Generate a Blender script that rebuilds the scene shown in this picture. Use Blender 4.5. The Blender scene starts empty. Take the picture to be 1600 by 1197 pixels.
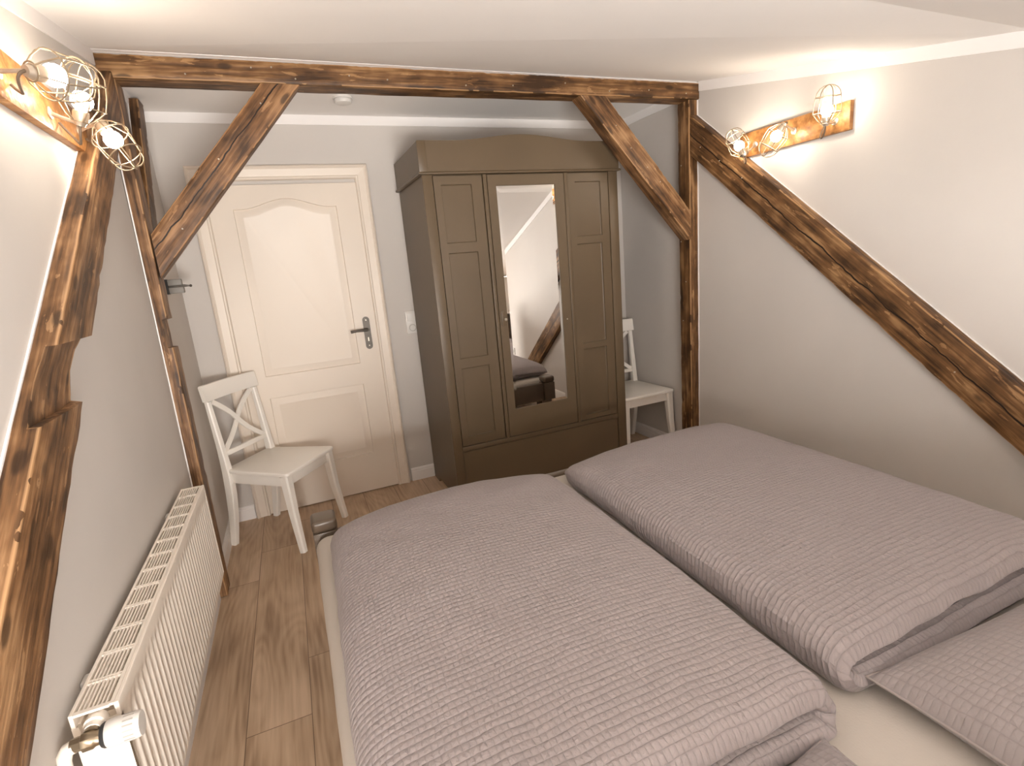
import bpy, bmesh, math, random
from mathutils import Vector, Matrix, noise

C = bpy.context.scene.collection
SC = bpy.context.scene
H = 1.4145                      # lens height above the floor; heights below are written relative to it
XL, XR, YB, YF = -.53, 2.41, 3.45, -1.0
PI = math.pi

# ------------------------------------------------------------------ camera, world, exposure
cam_d = bpy.data.cameras.new('camera'); cam = bpy.data.objects.new('camera', cam_d); C.objects.link(cam)
right = Vector((0.9156241, -0.39277629, -0.08578632))
down = Vector((-0.16541814, -0.17357729, -0.97082839))
fwd = Vector((0.36642781, 0.90310449, -0.22390387))
m = Matrix((right, -down, -fwd)).transposed().to_4x4()
m.translation = Vector((0, 0, H))
cam.matrix_world = m
cam_d.sensor_width = 36; cam_d.lens = 819.0 / 1600 * 36; cam_d.clip_start = .02
SC.camera = cam
w = bpy.data.worlds.new('world'); SC.world = w; w.use_nodes = True
w.node_tree.nodes['Background'].inputs[0].default_value = (1, .95, .90, 1)
w.node_tree.nodes['Background'].inputs[1].default_value = 54.0
SC.view_settings.view_transform = 'Standard'; SC.view_settings.look = 'None'
SC.view_settings.exposure = 0.27; SC.view_settings.gamma = 1.0; SC.view_settings.use_curve_mapping = False
SC.cycles.max_bounces = 12; SC.cycles.diffuse_bounces = 8; SC.cycles.sample_clamp_indirect = 6
BULB = 70.0                    # emission of every bulb

# ------------------------------------------------------------------ materials
def nd(t, k, **kw):
    n = t.nodes.new(k)
    for a, b in kw.items(): setattr(n, a, b)
    return n
def base_mat(name, col, rough=.5, metal=0.0, spec=.5, coat=0):
    mt = bpy.data.materials.new(name); mt.use_nodes = True
    p = mt.node_tree.nodes['Principled BSDF']
    p.inputs['Base Color'].default_value = (*col, 1); p.inputs['Roughness'].default_value = rough
    p.inputs['Metallic'].default_value = metal; p.inputs['Specular IOR Level'].default_value = spec
    p.inputs['Coat Weight'].default_value = coat
    return mt, mt.node_tree, p
def ramp(t, stops):
    r = nd(t, 'ShaderNodeValToRGB'); e = r.color_ramp.elements
    while len(e) < len(stops): e.new(.5)
    for i, (p, c) in enumerate(stops):
        e[i].position = p; e[i].color = (*c, 1) if len(c) == 3 else c
    return r
def math_n(t, op, a, b=None, c=None):
    n = nd(t, 'ShaderNodeMath', operation=op)
    for i, v in enumerate((a, b, c)):
        if v is None: continue
        if isinstance(v, (int, float)): n.inputs[i].default_value = v
        else: t.links.new(v, n.inputs[i])
    return n.outputs[0]
def painted(name, col, rough=.5, var=.06, scale=6, bump=.15, bscale=120, spec=.4, metal=0):
    mt, t, p = base_mat(name, col, rough, metal, spec)
    co = nd(t, 'ShaderNodeTexCoord')
    n1 = nd(t, 'ShaderNodeTexNoise'); n1.inputs['Scale'].default_value = scale; n1.inputs['Detail'].default_value = 4
    t.links.new(co.outputs['Object'], n1.inputs['Vector'])
    a = tuple(c * (1 - var) for c in col); b = tuple(min(1, c * (1 + var)) for c in col)
    r = ramp(t, [(.3, a), (.7, b)]); t.links.new(n1.outputs['Fac'], r.inputs[0]); t.links.new(r.outputs[0], p.inputs['Base Color'])
    n2 = nd(t, 'ShaderNodeTexNoise'); n2.inputs['Scale'].default_value = bscale; n2.inputs['Detail'].default_value = 3
    t.links.new(co.outputs['Object'], n2.inputs['Vector'])
    bp = nd(t, 'ShaderNodeBump'); bp.inputs['Strength'].default_value = bump; bp.inputs['Distance'].default_value = .001
    t.links.new(n2.outputs['Fac'], bp.inputs['Height']); t.links.new(bp.outputs[0], p.inputs['Normal'])
    return mt
def timber_mat(name, dark, mid, light, crack=None, rough=.5, fine=1.0):
    mt, t, p = base_mat(name, mid, rough, 0, .35)
    co = nd(t, 'ShaderNodeTexCoord'); oi = nd(t, 'ShaderNodeObjectInfo')
    add = nd(t, 'ShaderNodeVectorMath', operation='ADD')
    sc = nd(t, 'ShaderNodeVectorMath', operation='SCALE'); sc.inputs[0].default_value = (37, 11, 23)
    t.links.new(oi.outputs['Random'], sc.inputs['Scale'])
    t.links.new(co.outputs['Object'], add.inputs[0]); t.links.new(sc.outputs[0], add.inputs[1])
    def mapped(s):
        mp = nd(t, 'ShaderNodeMapping'); mp.inputs['Scale'].default_value = s
        t.links.new(add.outputs[0], mp.inputs['Vector']); return mp.outputs[0]
    n1 = nd(t, 'ShaderNodeTexNoise'); n1.inputs['Scale'].default_value = 1; n1.inputs['Detail'].default_value = 6; n1.inputs['Distortion'].default_value = .6
    t.links.new(mapped((2.2, 22, 22)), n1.inputs['Vector'])
    n2 = nd(t, 'ShaderNodeTexNoise'); n2.inputs['Scale'].default_value = 1; n2.inputs['Detail'].default_value = 5
    t.links.new(mapped((5 * fine, 90 * fine, 90 * fine)), n2.inputs['Vector'])
    n3 = nd(t, 'ShaderNodeTexNoise'); n3.inputs['Scale'].default_value = 1; n3.inputs['Detail'].default_value = 3
    t.links.new(mapped((7, 10, 10)), n3.inputs['Vector'])
    s = math_n(t, 'MULTIPLY_ADD', n2.outputs['Fac'], .50, math_n(t, 'MULTIPLY', n1.outputs['Fac'], .55))
    s = math_n(t, 'MULTIPLY_ADD', n3.outputs['Fac'], .60, math_n(t, 'SUBTRACT', s, .33))
    n4 = nd(t, 'ShaderNodeTexNoise'); n4.inputs['Scale'].default_value = 1; n4.inputs['Detail'].default_value = 4; n4.inputs['Distortion'].default_value = .4
    t.links.new(mapped((9, 42, 42)), n4.inputs['Vector'])
    st = math_n(t, 'GREATER_THAN', n4.outputs['Fac'], .655)
    s = math_n(t, 'MULTIPLY_ADD', st, .14, s)
    r = ramp(t, [(.36, dark), (.52, mid), (.62, tuple((a + b) / 2 for a, b in zip(mid, light))), (.76, light)])
    t.links.new(s, r.inputs[0]); colr = r.outputs[0]
    # knots
    vo = nd(t, 'ShaderNodeTexVoronoi'); vo.inputs['Scale'].default_value = 1
    t.links.new(mapped((4.5, 11, 11)), vo.inputs['Vector'])
    kr = ramp(t, [(.0, (1, 1, 1)), (.10, (.9, .9, .9)), (.16, (0, 0, 0))]); t.links.new(vo.outputs['Distance'], kr.inputs[0])
    mx = nd(t, 'ShaderNodeMixRGB'); t.links.new(math_n(t, 'MULTIPLY', kr.outputs[0], .8), mx.inputs[0])
    t.links.new(colr, mx.inputs[1]); mx.inputs[2].default_value = (*[c * .6 for c in dark], 1); colr = mx.outputs[0]
    hgt = s
    if crack is not None:
        sx = nd(t, 'ShaderNodeSeparateXYZ'); t.links.new(co.outputs['Object'], sx.inputs[0])
        nc = nd(t, 'ShaderNodeTexNoise', noise_dimensions='1D'); nc.inputs['Scale'].default_value = 5; nc.inputs['Detail'].default_value = 3
        t.links.new(sx.outputs['X'], nc.inputs['W'])
        ln = math_n(t, 'MULTIPLY_ADD', math_n(t, 'SUBTRACT', nc.outputs['Fac'], .5), .035, crack[0])
        ln = math_n(t, 'MULTIPLY_ADD', sx.outputs['X'], crack[1], ln)
        d = math_n(t, 'ABSOLUTE', math_n(t, 'SUBTRACT', sx.outputs['Z'], ln))
        mk = math_n(t, 'LESS_THAN', d, math_n(t, 'MULTIPLY', n3.outputs['Fac'], crack[2]))
        m2 = nd(t, 'ShaderNodeMixRGB'); t.links.new(mk, m2.inputs[0]); t.links.new(colr, m2.inputs[1])
        m2.inputs[2].default_value = (.012, .006, .003, 1); colr = m2.outputs[0]
        hgt = math_n(t, 'SUBTRACT', s, mk)
    at = nd(t, 'ShaderNodeAttribute'); at.attribute_name = 'wear'
    wr = math_n(t, 'MULTIPLY', math_n(t, 'POWER', at.outputs['Fac'], .6), math_n(t, 'GREATER_THAN', n3.outputs['Fac'], .43))
    m3 = nd(t, 'ShaderNodeMixRGB'); t.links.new(math_n(t, 'MULTIPLY', wr, .75), m3.inputs[0]); t.links.new(colr, m3.inputs[1])
    m3.inputs[2].default_value = (light[0] * 1.25, light[1] * 1.25, light[2] * 1.25, 1); colr = m3.outputs[0]
    t.links.new(colr, p.inputs['Base Color'])
    bp = nd(t, 'ShaderNodeBump'); bp.inputs['Strength'].default_value = .7; bp.inputs['Distance'].default_value = .006
    t.links.new(hgt, bp.inputs['Height']); t.links.new(bp.outputs[0], p.inputs['Normal'])
    return mt
def floor_mat():
    mt, t, p = base_mat('oak_laminate', (.3, .2, .12), .42, 0, .4)
    co = nd(t, 'ShaderNodeTexCoord'); sx = nd(t, 'ShaderNodeSeparateXYZ'); t.links.new(co.outputs['Object'], sx.inputs[0])
    X, Y = sx.outputs['X'], sx.outputs['Y']
    u = math_n(t, 'DIVIDE', math_n(t, 'ADD', X, .354), .2013)
    i = math_n(t, 'FLOOR', u); fu = math_n(t, 'SUBTRACT', u, i)
    v = math_n(t, 'DIVIDE', math_n(t, 'SUBTRACT', math_n(t, 'SUBTRACT', Y, 1.66), math_n(t, 'MULTIPLY', i, .29)), 1.28)
    j = math_n(t, 'FLOOR', v); fv = math_n(t, 'SUBTRACT', v, j)
    cb = nd(t, 'ShaderNodeCombineXYZ'); t.links.new(i, cb.inputs[0]); t.links.new(j, cb.inputs[1])
    wn = nd(t, 'ShaderNodeTexWhiteNoise'); t.links.new(cb.outputs[0], wn.inputs['Vector'])
    off = nd(t, 'ShaderNodeVectorMath', operation='SCALE'); off.inputs['Scale'].default_value = 13
    t.links.new(wn.outputs['Color'], off.inputs[0])
    ad = nd(t, 'ShaderNodeVectorMath', operation='ADD'); t.links.new(co.outputs['Object'], ad.inputs[0]); t.links.new(off.outputs[0], ad.inputs[1])
    def nz(s, det, dist):
        mp = nd(t, 'ShaderNodeMapping'); mp.inputs['Scale'].default_value = s; t.links.new(ad.outputs[0], mp.inputs['Vector'])
        n = nd(t, 'ShaderNodeTexNoise'); n.inputs['Scale'].default_value = 1; n.inputs['Detail'].default_value = det; n.inputs['Distortion'].default_value = dist
        t.links.new(mp.outputs[0], n.inputs['Vector']); return n.outputs['Fac']
    a = nz((9, 1.6, 1), 4, .8); b = nz((75, 3.5, 1), 4, .2); c = nz((4, 2.2, 1), 2, 0)
    # contour-like cathedral grain
    g = math_n(t, 'FRACT', math_n(t, 'MULTIPLY', nz((5, .9, 1), 1, .3), 16))
    g = math_n(t, 'ABSOLUTE', math_n(t, 'SUBTRACT', g, .5))
    s = math_n(t, 'MULTIPLY_ADD', b, .35, math_n(t, 'MULTIPLY', a, .35))
    s = math_n(t, 'MULTIPLY_ADD', c, .42, math_n(t, 'SUBTRACT', s, .06))
    s = math_n(t, 'MULTIPLY_ADD', g, .16, math_n(t, 'SUBTRACT', s, .03))
    s = math_n(t, 'MULTIPLY_ADD', wn.outputs['Value'], .10, s)
    r = ramp(t, [(.38, (.29, .19, .12)), (.53, (.46, .33, .22)), (.70, (.60, .445, .315))]); t.links.new(s, r.inputs[0])
    e1 = math_n(t, 'MINIMUM', fu, math_n(t, 'SUBTRACT', 1, fu)); e2 = math_n(t, 'MINIMUM', fv, math_n(t, 'SUBTRACT', 1, fv))
    sm = math_n(t, 'MAXIMUM', math_n(t, 'LESS_THAN', e1, .0065), math_n(t, 'LESS_THAN', e2, .0011))
    mx = nd(t, 'ShaderNodeMixRGB'); t.links.new(math_n(t, 'MULTIPLY', sm, .75), mx.inputs[0]); t.links.new(r.outputs[0], mx.inputs[1]); mx.inputs[2].default_value = (.06, .03, .015, 1)
    t.links.new(mx.outputs[0], p.inputs['Base Color'])
    bp = nd(t, 'ShaderNodeBump'); bp.inputs['Strength'].default_value = .25; bp.inputs['Distance'].default_value = .001
    t.links.new(math_n(t, 'SUBTRACT', b, sm), bp.inputs['Height']); t.links.new(bp.outputs[0], p.inputs['Normal'])
    return mt
def quilt_mat(name, col, pu=.0125, pv=.0160, dist=.0028, strength=1.0):
    """seersucker: stitched rows along u (every pv in v), broken cross lines along v; UV is in metres"""
    mt, t, p = base_mat(name, col, .85, 0, .15)
    p.inputs['Sheen Weight'].default_value = .15; p.inputs['Sheen Roughness'].default_value = .5
    uv = nd(t, 'ShaderNodeUVMap'); uv.uv_map = 'UVMap'
    nw = nd(t, 'ShaderNodeTexNoise'); nw.inputs['Scale'].default_value = 14; nw.inputs['Detail'].default_value = 2
    t.links.new(uv.outputs[0], nw.inputs['Vector'])
    sx = nd(t, 'ShaderNodeSeparateXYZ'); t.links.new(uv.outputs[0], sx.inputs[0])
    nw2 = math_n(t, 'SUBTRACT', nw.outputs['Fac'], .5)
    u = math_n(t, 'MULTIPLY_ADD', nw2, .012, sx.outputs['X']); v = math_n(t, 'MULTIPLY_ADD', nw2, .010, sx.outputs['Y'])
    vv = math_n(t, 'DIVIDE', v, pv); row = math_n(t, 'FLOOR', vv); fv = math_n(t, 'SUBTRACT', vv, row)
    wn = nd(t, 'ShaderNodeTexWhiteNoise', noise_dimensions='1D'); t.links.new(row, wn.inputs['W'])
    uu = math_n(t, 'ADD', math_n(t, 'DIVIDE', u, pu), math_n(t, 'MULTIPLY', wn.outputs['Value'], .3)); col_ = math_n(t, 'FLOOR', uu); fu = math_n(t, 'SUBTRACT', uu, col_)
    hv = math_n(t, 'POWER', math_n(t, 'SINE', math_n(t, 'MULTIPLY', fv, PI)), .55)
    hu = math_n(t, 'POWER', math_n(t, 'SINE', math_n(t, 'MULTIPLY', fu, PI)), .6)
    cn = nd(t, 'ShaderNodeTexNoise'); cn.inputs['Scale'].default_value = 75; cn.inputs['Detail'].default_value = 3; cn.inputs['Distortion'].default_value = 1.2
    t.links.new(uv.outputs[0], cn.inputs['Vector'])
    h = math_n(t, 'MULTIPLY', hv, math_n(t, 'MULTIPLY_ADD', hu, .65, .35))
    h = math_n(t, 'MULTIPLY_ADD', cn.outputs['Fac'], 1.1, h)
    bp = nd(t, 'ShaderNodeBump'); bp.inputs['Strength'].default_value = strength; bp.inputs['Distance'].default_value = dist
    t.links.new(h, bp.inputs['Height']); t.links.new(bp.outputs[0], p.inputs['Normal'])
    r = ramp(t, [(.2, tuple(c * .86 for c in col)), (.9, tuple(c * 1.06 for c in col))]); t.links.new(math_n(t, 'MULTIPLY', h, .7), r.inputs[0])
    t.links.new(r.outputs[0], p.inputs['Base Color'])
    return mt
def emit_mat(name, col, s):
    mt = bpy.data.materials.new(name); mt.use_nodes = True; t = mt.node_tree
    t.nodes.clear(); e = nd(t, 'ShaderNodeEmission'); e.inputs[0].default_value = (*col, 1); e.inputs[1].default_value = s
    o = nd(t, 'ShaderNodeOutputMaterial'); t.links.new(e.outputs[0], o.inputs[0]); return mt

M = {}
M['wall'] = painted('grey_wall_paint', (.60, .57, .54), .85, .02, 3, .25, 160, .2)
M['ceil'] = painted('white_ceiling_paint', (.86, .84, .82), .9, .01, 3, .2, 150, .2)
M['trim'] = painted('white_trim_paint', (.84, .82, .81), .5, .01, 3, .05, 60)
M['door'] = painted('cream_door_lacquer', (.78, .70, .61), .38, .01, 3, .04, 60)
M['ward'] = painted('brown_cabinet_paint', (.115, .081, .047), .42, .07, 2.5, .22, 40, .45)
M['bedwood'] = painted('brown_bed_lacquer', (.115, .085, .06), .3, .08, 5, .15, 60, .5)
M['chair'] = painted('white_chair_lacquer', (.88, .85, .80), .35, .01, 3, .03, 40)
M['rad'] = painted('white_radiator_enamel', (.90, .84, .76), .32, .01, 3, .02, 40)
M['plastic'] = painted('white_plastic', (.70, .68, .65), .35, .01, 3, .02, 40)
M['dark'] = painted('black_rubber', (.03, .03, .03), .6)
M['brass'] = painted('aged_brass', (.25, .20, .14), .35, .1, 20, .1, 50, .5, .9)
M['steel'] = painted('brushed_steel', (.10, .085, .07), .4, .15, 40, .2, 300, .5, .35)
M['nail'] = painted('worn_nail_head', (.55, .50, .42), .4, .1, 40, .1, 200, .5, .8)
M['fitting'] = painted('nickel_fitting', (.55, .47, .38), .4, .05, 30, .05, 50, .5, .7)
M['wire'] = painted('antique_wire', (.34, .27, .19), .4, .05, 30, .05, 50, .5, .7)
M['cable'] = painted('dark_cable', (.13, .09, .06), .6)
M['greymetal'] = painted('grey_metal', (.24, .225, .205), .6, .05, 20, .1, 50, .5, .05)
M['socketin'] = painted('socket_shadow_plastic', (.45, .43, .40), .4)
M['floor'] = floor_mat()
DK, MD, LT = (.045, .021, .008), (.150, .073, .028), (.38, .22, .10)
M['beam'] = timber_mat('stained_oak_beam', DK, MD, LT)
M['beam_light'] = timber_mat('stained_beam_worn', (.05, .024, .010), (.18, .090, .038), (.42, .25, .125))
M['beam_crack'] = timber_mat('stained_beam_cracked', DK, (.16, .078, .032), (.36, .20, .095), (.004, .012, .0055))
M['beam_crack2'] = timber_mat('stained_beam_long_crack', DK, MD, LT, (-.006, .004, .006))
M['pine'] = timber_mat('oiled_pine', (.20, .085, .025), (.34, .155, .05), (.50, .27, .10), None, .4, .6)
M['duvet'] = quilt_mat('taupe_seersucker', (.325, .288, .290))
M['pillow'] = quilt_mat('taupe_pillow_seersucker', (.29, .257, .258), .012, .020, .0022, .8)
M['sheet'] = painted('beige_jersey_sheet', (.52, .48, .435), .9, .02, 5, .5, 220, .1)
M['bulb'] = emit_mat('glowing_bulb', (1.0, .86, .70), BULB)
def mirror_mat():
    mt, t, p = base_mat('mirror_glass', (.90, .90, .89), .01, 1.0, .5); return mt
M['mirror'] = mirror_mat()

# ------------------------------------------------------------------ mesh helpers
def link(name, bm, mat, parent=None, smooth=True, mats=None):
    me = bpy.data.meshes.new(name)
    bmesh.ops.recalc_face_normals(bm, faces=bm.faces[:])
    bm.to_mesh(me); bm.free()
    o = bpy.data.objects.new(name, me); C.objects.link(o)
    for mm in (mats or [mat]): me.materials.append(mm)
    if smooth:
        me.polygons.foreach_set('use_smooth', [True] * len(me.polygons))
        try: me.set_sharp_from_angle(angle=math.radians(38))
        except Exception: pass
    if parent: o.parent = parent
    return o
def tag(o, label=None, cat=None, group=None, kind=None):
    if label: o['label'] = label
    if cat: o['category'] = cat
    if group: o['group'] = group
    if kind: o['kind'] = kind
    return o
def empty(name, loc, rz=0, label=None, cat=None, group=None):
    o = bpy.data.objects.new(name, None); C.objects.link(o); o.location = loc; o.rotation_euler = (0, 0, rz)
    o.empty_display_size = .1
    return tag(o, label, cat, group)
def copy_tree(o, parent=None):
    c = o.copy(); C.objects.link(c)
    if parent: c.parent = parent
    for ch in list(o.children): copy_tree(ch, c)
    return c
def box(bm, x0, x1, y0, y1, z0, z1, bev=0.0, seg=2, mat=None):
    r = bmesh.ops.create_cube(bm, size=1.0); vs = r['verts']
    for v in vs:
        v.co = Vector(((x0 + x1) / 2 + v.co.x * (x1 - x0), (y0 + y1) / 2 + v.co.y * (y1 - y0), (z0 + z1) / 2 + v.co.z * (z1 - z0)))
    if bev > 0:
        es = list({e for v in vs for e in v.link_edges})
        r2 = bmesh.ops.bevel(bm, geom=es, offset=bev, segments=seg, profile=.5, affect='EDGES')
        vs = list({v for f in r2['faces'] for v in f.verts} | {v for v in vs if v.is_valid})
    if mat is not None: bmesh.ops.transform(bm, matrix=mat, verts=vs)
    return vs
def boxm(*a, **k):
    bm = bmesh.new(); box(bm, *a, **k); return bm
def frame_of(t, ref=None):
    t = t.normalized(); a = ref or (Vector((0, 0, 1)) if abs(t.z) < .9 else Vector((1, 0, 0)))
    n = (a - t * a.dot(t)).normalized(); return n, t.cross(n)
def tube(bm, pts, r, seg=8, closed=False, cap=True):
    pts = [Vector(p) for p in pts]; n = len(pts); rings = []
    ra = r if isinstance(r, (list, tuple)) else [r] * n
    ref = None
    for i, p in enumerate(pts):
        if closed: t = pts[(i + 1) % n] - pts[i - 1]
        else: t = pts[min(i + 1, n - 1)] - pts[max(i - 1, 0)]
        if t.length < 1e-9: t = Vector((0, 0, 1))
        a, b = frame_of(t, ref) if ref is None or abs(ref.normalized().dot(t.normalized())) < .98 else frame_of(t)
        ref = a
        rings.append([bm.verts.new(p + (a * math.cos(2 * PI * k / seg) + b * math.sin(2 * PI * k / seg)) * ra[i]) for k in range(seg)])
    for i in range(n if closed else n - 1):
        A, B = rings[i], rings[(i + 1) % n]
        if closed and i == n - 1:     # align seam
            best = min(range(seg), key=lambda s: (A[0].co - B[s].co).length)
            B = B[best:] + B[:best]
        for k in range(seg):
            try: bm.faces.new((A[k], A[(k + 1) % seg], B[(k + 1) % seg], B[k]))
            except ValueError: pass
    if not closed and cap:
        bm.faces.new(rings[0][::-1]); bm.faces.new(rings[-1])
def lathe(bm, prof, origin=(0, 0, 0), axis=(0, 0, 1), seg=20):
    """prof: (radius, distance along axis)"""
    o = Vector(origin); ax = Vector(axis).normalized(); a, b = frame_of(ax); rings = []
    for (r, z) in prof:
        if r < 1e-6: rings.append([bm.verts.new(o + ax * z)])
        else: rings.append([bm.verts.new(o + ax * z + (a * math.cos(2 * PI * k / seg) + b * math.sin(2 * PI * k / seg)) * r) for k in range(seg)])
    for A, B in zip(rings, rings[1:]):
        for k in range(seg):
            q = [A[k % len(A)], A[(k + 1) % len(A)], B[(k + 1) % len(B)], B[k % len(B)]]
            q = list(dict.fromkeys(q))
            if len(q) > 2:
                try: bm.faces.new(q)
                except ValueError: pass
def prism(bm, poly, axis, a0, a1):
    """poly: 2D points in the two remaining axes, extruded along axis ('x','y','z')"""
    def P(u, v, a): return {'x': (a, u, v), 'y': (u, a, v), 'z': (u, v, a)}[axis]
    A = [bm.verts.new(P(u, v, a0)) for u, v in poly]; B = [bm.verts.new(P(u, v, a1)) for u, v in poly]
    bm.faces.new(A[::-1]); bm.faces.new(B)
    for i in range(len(poly)):
        j = (i + 1) % len(poly); bm.faces.new((A[i], A[j], B[j], B[i]))
def struct(name, bm, mat, parent=None, smooth=False):
    o = link(name, bm, mat, parent, smooth)
    if parent is None: o['kind'] = 'structure'
    return o

# ------------------------------------------------------------------ room shell
KY = 1.1
CZ = {('L', 0): .925, ('L', 1): .648, ('L', 2): -.150, ('R', 0): .935, ('R', 1): .602, ('R', 2): -.185}
def ceil_z(side, y):
    """height of the ceiling (relative to the lens) along a side wall"""
    ys = (2.66, KY, YF)
    if y >= ys[0]: return .921
    k = 0 if y >= ys[1] else 1
    f = (ys[k] - y) / (ys[k] - ys[k + 1])
    return CZ[(side, k)] * (1 - f) + CZ[(side, k + 1)] * f + H * 0
def side_wall(name, x0, x1, side):
    bm = bmesh.new()
    poly = [(YF - .1, 0), (YB + .1, 0), (YB + .1, .921 + H), (2.66, .921 + H), (2.655, CZ[(side, 0)] + H), (KY, CZ[(side, 1)] + H), (YF - .1, CZ[(side, 2)] + H)]
    prism(bm, poly, 'x', x0, x1)
    struct(name, bm, M['wall'])
side_wall('wall_left', XL - .1, XL, 'L'); side_wall('wall_right', XR, XR + .1, 'R')
struct('wall_back', boxm(XL, XR, YB, YB + .1, 0, .921 + H), M['wall'])
# low wall behind the bed head with an unseen window, added to brighten the room
bm = bmesh.new(); FA, FB, FC, FD = -.42, .95, .45, 1.10
prism(bm, [(XL, 0), (XR, 0), (XR, FC), (XL, FC)], 'y', YF - .1, YF); prism(bm, [(XL, FD), (XR, FD), (XR, CZ[('R', 2)] + H), (XL, CZ[('L', 2)] + H)], 'y', YF - .1, YF)
prism(bm, [(XL, FC), (FA, FC), (FA, FD), (XL, FD)], 'y', YF - .1, YF); prism(bm, [(FB, FC), (XR, FC), (XR, FD), (FB, FD)], 'y', YF - .1, YF)
struct('wall_front', bm, M['wall'])
bm = bmesh.new()
for a, b, c, d in ((FA, FB, FC, FC + .045), (FA, FB, FD - .045, FD), (FA, FA + .045, FC, FD), (FB - .045, FB, FC, FD)): box(bm, a, b, YF - .08, YF - .03, c, d)
struct('added_window_1', bm, M['trim'])
pl = bpy.data.lights.new('added_window_portal', 'AREA'); pl.shape = 'RECTANGLE'; pl.size = FB - FA; pl.size_y = FD - FC; pl.cycles.is_portal = True
po = bpy.data.objects.new('added_window_portal', pl); C.objects.link(po); po.location = ((FA + FB) / 2, YF - .09, (FC + FD) / 2); po.rotation_euler = (PI / 2, 0, 0)
struct('floor', boxm(XL - .1, XR + .1, YF - .1, YB + .1, -.05, 0), M['floor'])
bm = bmesh.new()
rows = []
for (y, zl, zr) in ((YB + .1, .921, .921), (2.665, .921, .921), (2.655, CZ[('L', 0)], CZ[('R', 0)]), (KY, CZ[('L', 1)], CZ[('R', 1)]), (YF - .1, CZ[('L', 2)], CZ[('R', 2)])):
    rows.append([bm.verts.new((XL - .1, y, zl + H)), bm.verts.new((XR + .1, y, zr + H)), bm.verts.new((XR + .1, y, zr + H + .06)), bm.verts.new((XL - .1, y, zl + H + .06))])
for A, B in zip(rows, rows[1:]):
    for k in range(4): bm.faces.new((A[k], A[(k + 1) % 4], B[(k + 1) % 4], B[k]))
bm.faces.new(rows[0]); bm.faces.new(rows[-1][::-1])
struct('ceiling', bm, M['ceil'])

# white painted bands where the walls meet the ceiling
TB = .052
struct('trim_1', boxm(XL + .005, XR - .005, YB - .006, YB, .921 + H - TB, .921 + H), M['trim'])
def band(name, side, y0, y1):
    bm = bmesh.new(); ys = [y0, y1] if not (y0 < KY < y1) else [y0, KY, y1]
    poly = [(y, ceil_z(side, y) + H) for y in ys] + [(y, ceil_z(side, y) + H - TB) for y in reversed(ys)]
    x = (XL, XL + .006) if side == 'L' else (XR - .006, XR)
    prism(bm, poly, 'x', *x); struct(name, bm, M['trim'])
band('trim_2', 'L', YF, 2.655); band('trim_3', 'L', 2.82, YB); band('trim_4', 'R', YF, 2.635); band('trim_5', 'R', 2.78, YB)

# baseboards
def baseboard(name, p0, p1, nrm):
    """p0,p1 on the wall line, nrm points into the room"""
    bm = bmesh.new(); p0 = Vector((*p0, 0)); p1 = Vector((*p1, 0)); n = Vector((*nrm, 0))
    prof = [(0, 0), (.016, 0), (.016, .066), (.013, .070), (.013, .078), (.006, .088), (0, .088)]
    A = [bm.verts.new(p0 + n * a + Vector((0, 0, b))) for a, b in prof]; B = [bm.verts.new(p1 + n * a + Vector((0, 0, b))) for a, b in prof]
    bm.faces.new(A); bm.faces.new(B[::-1])
    for i in range(len(prof)):
        j = (i + 1) % len(prof); bm.faces.new((A[i], A[j], B[j], B[i]))
    struct(name, bm, M['trim'])
baseboard('baseboard_back', (.59, YB), (XR - .017, YB), (0, -1)); baseboard('baseboard_back.001', (XL + .017, YB), (-.40, YB), (0, -1))
baseboard('baseboard_left', (XL, 2.80), (XL, YB), (1, 0)); baseboard('baseboard_left.001', (XL, .02), (XL, 2.57), (1, 0))
baseboard('baseboard_right', (XR, 2.77), (XR, YB), (-1, 0)); baseboard('baseboard_right.001', (XR, .18), (XR, 2.65), (-1, 0))
baseboard('baseboard_front', (XL + .02, YF), (XR - .02, YF), (0, 1))

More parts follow.
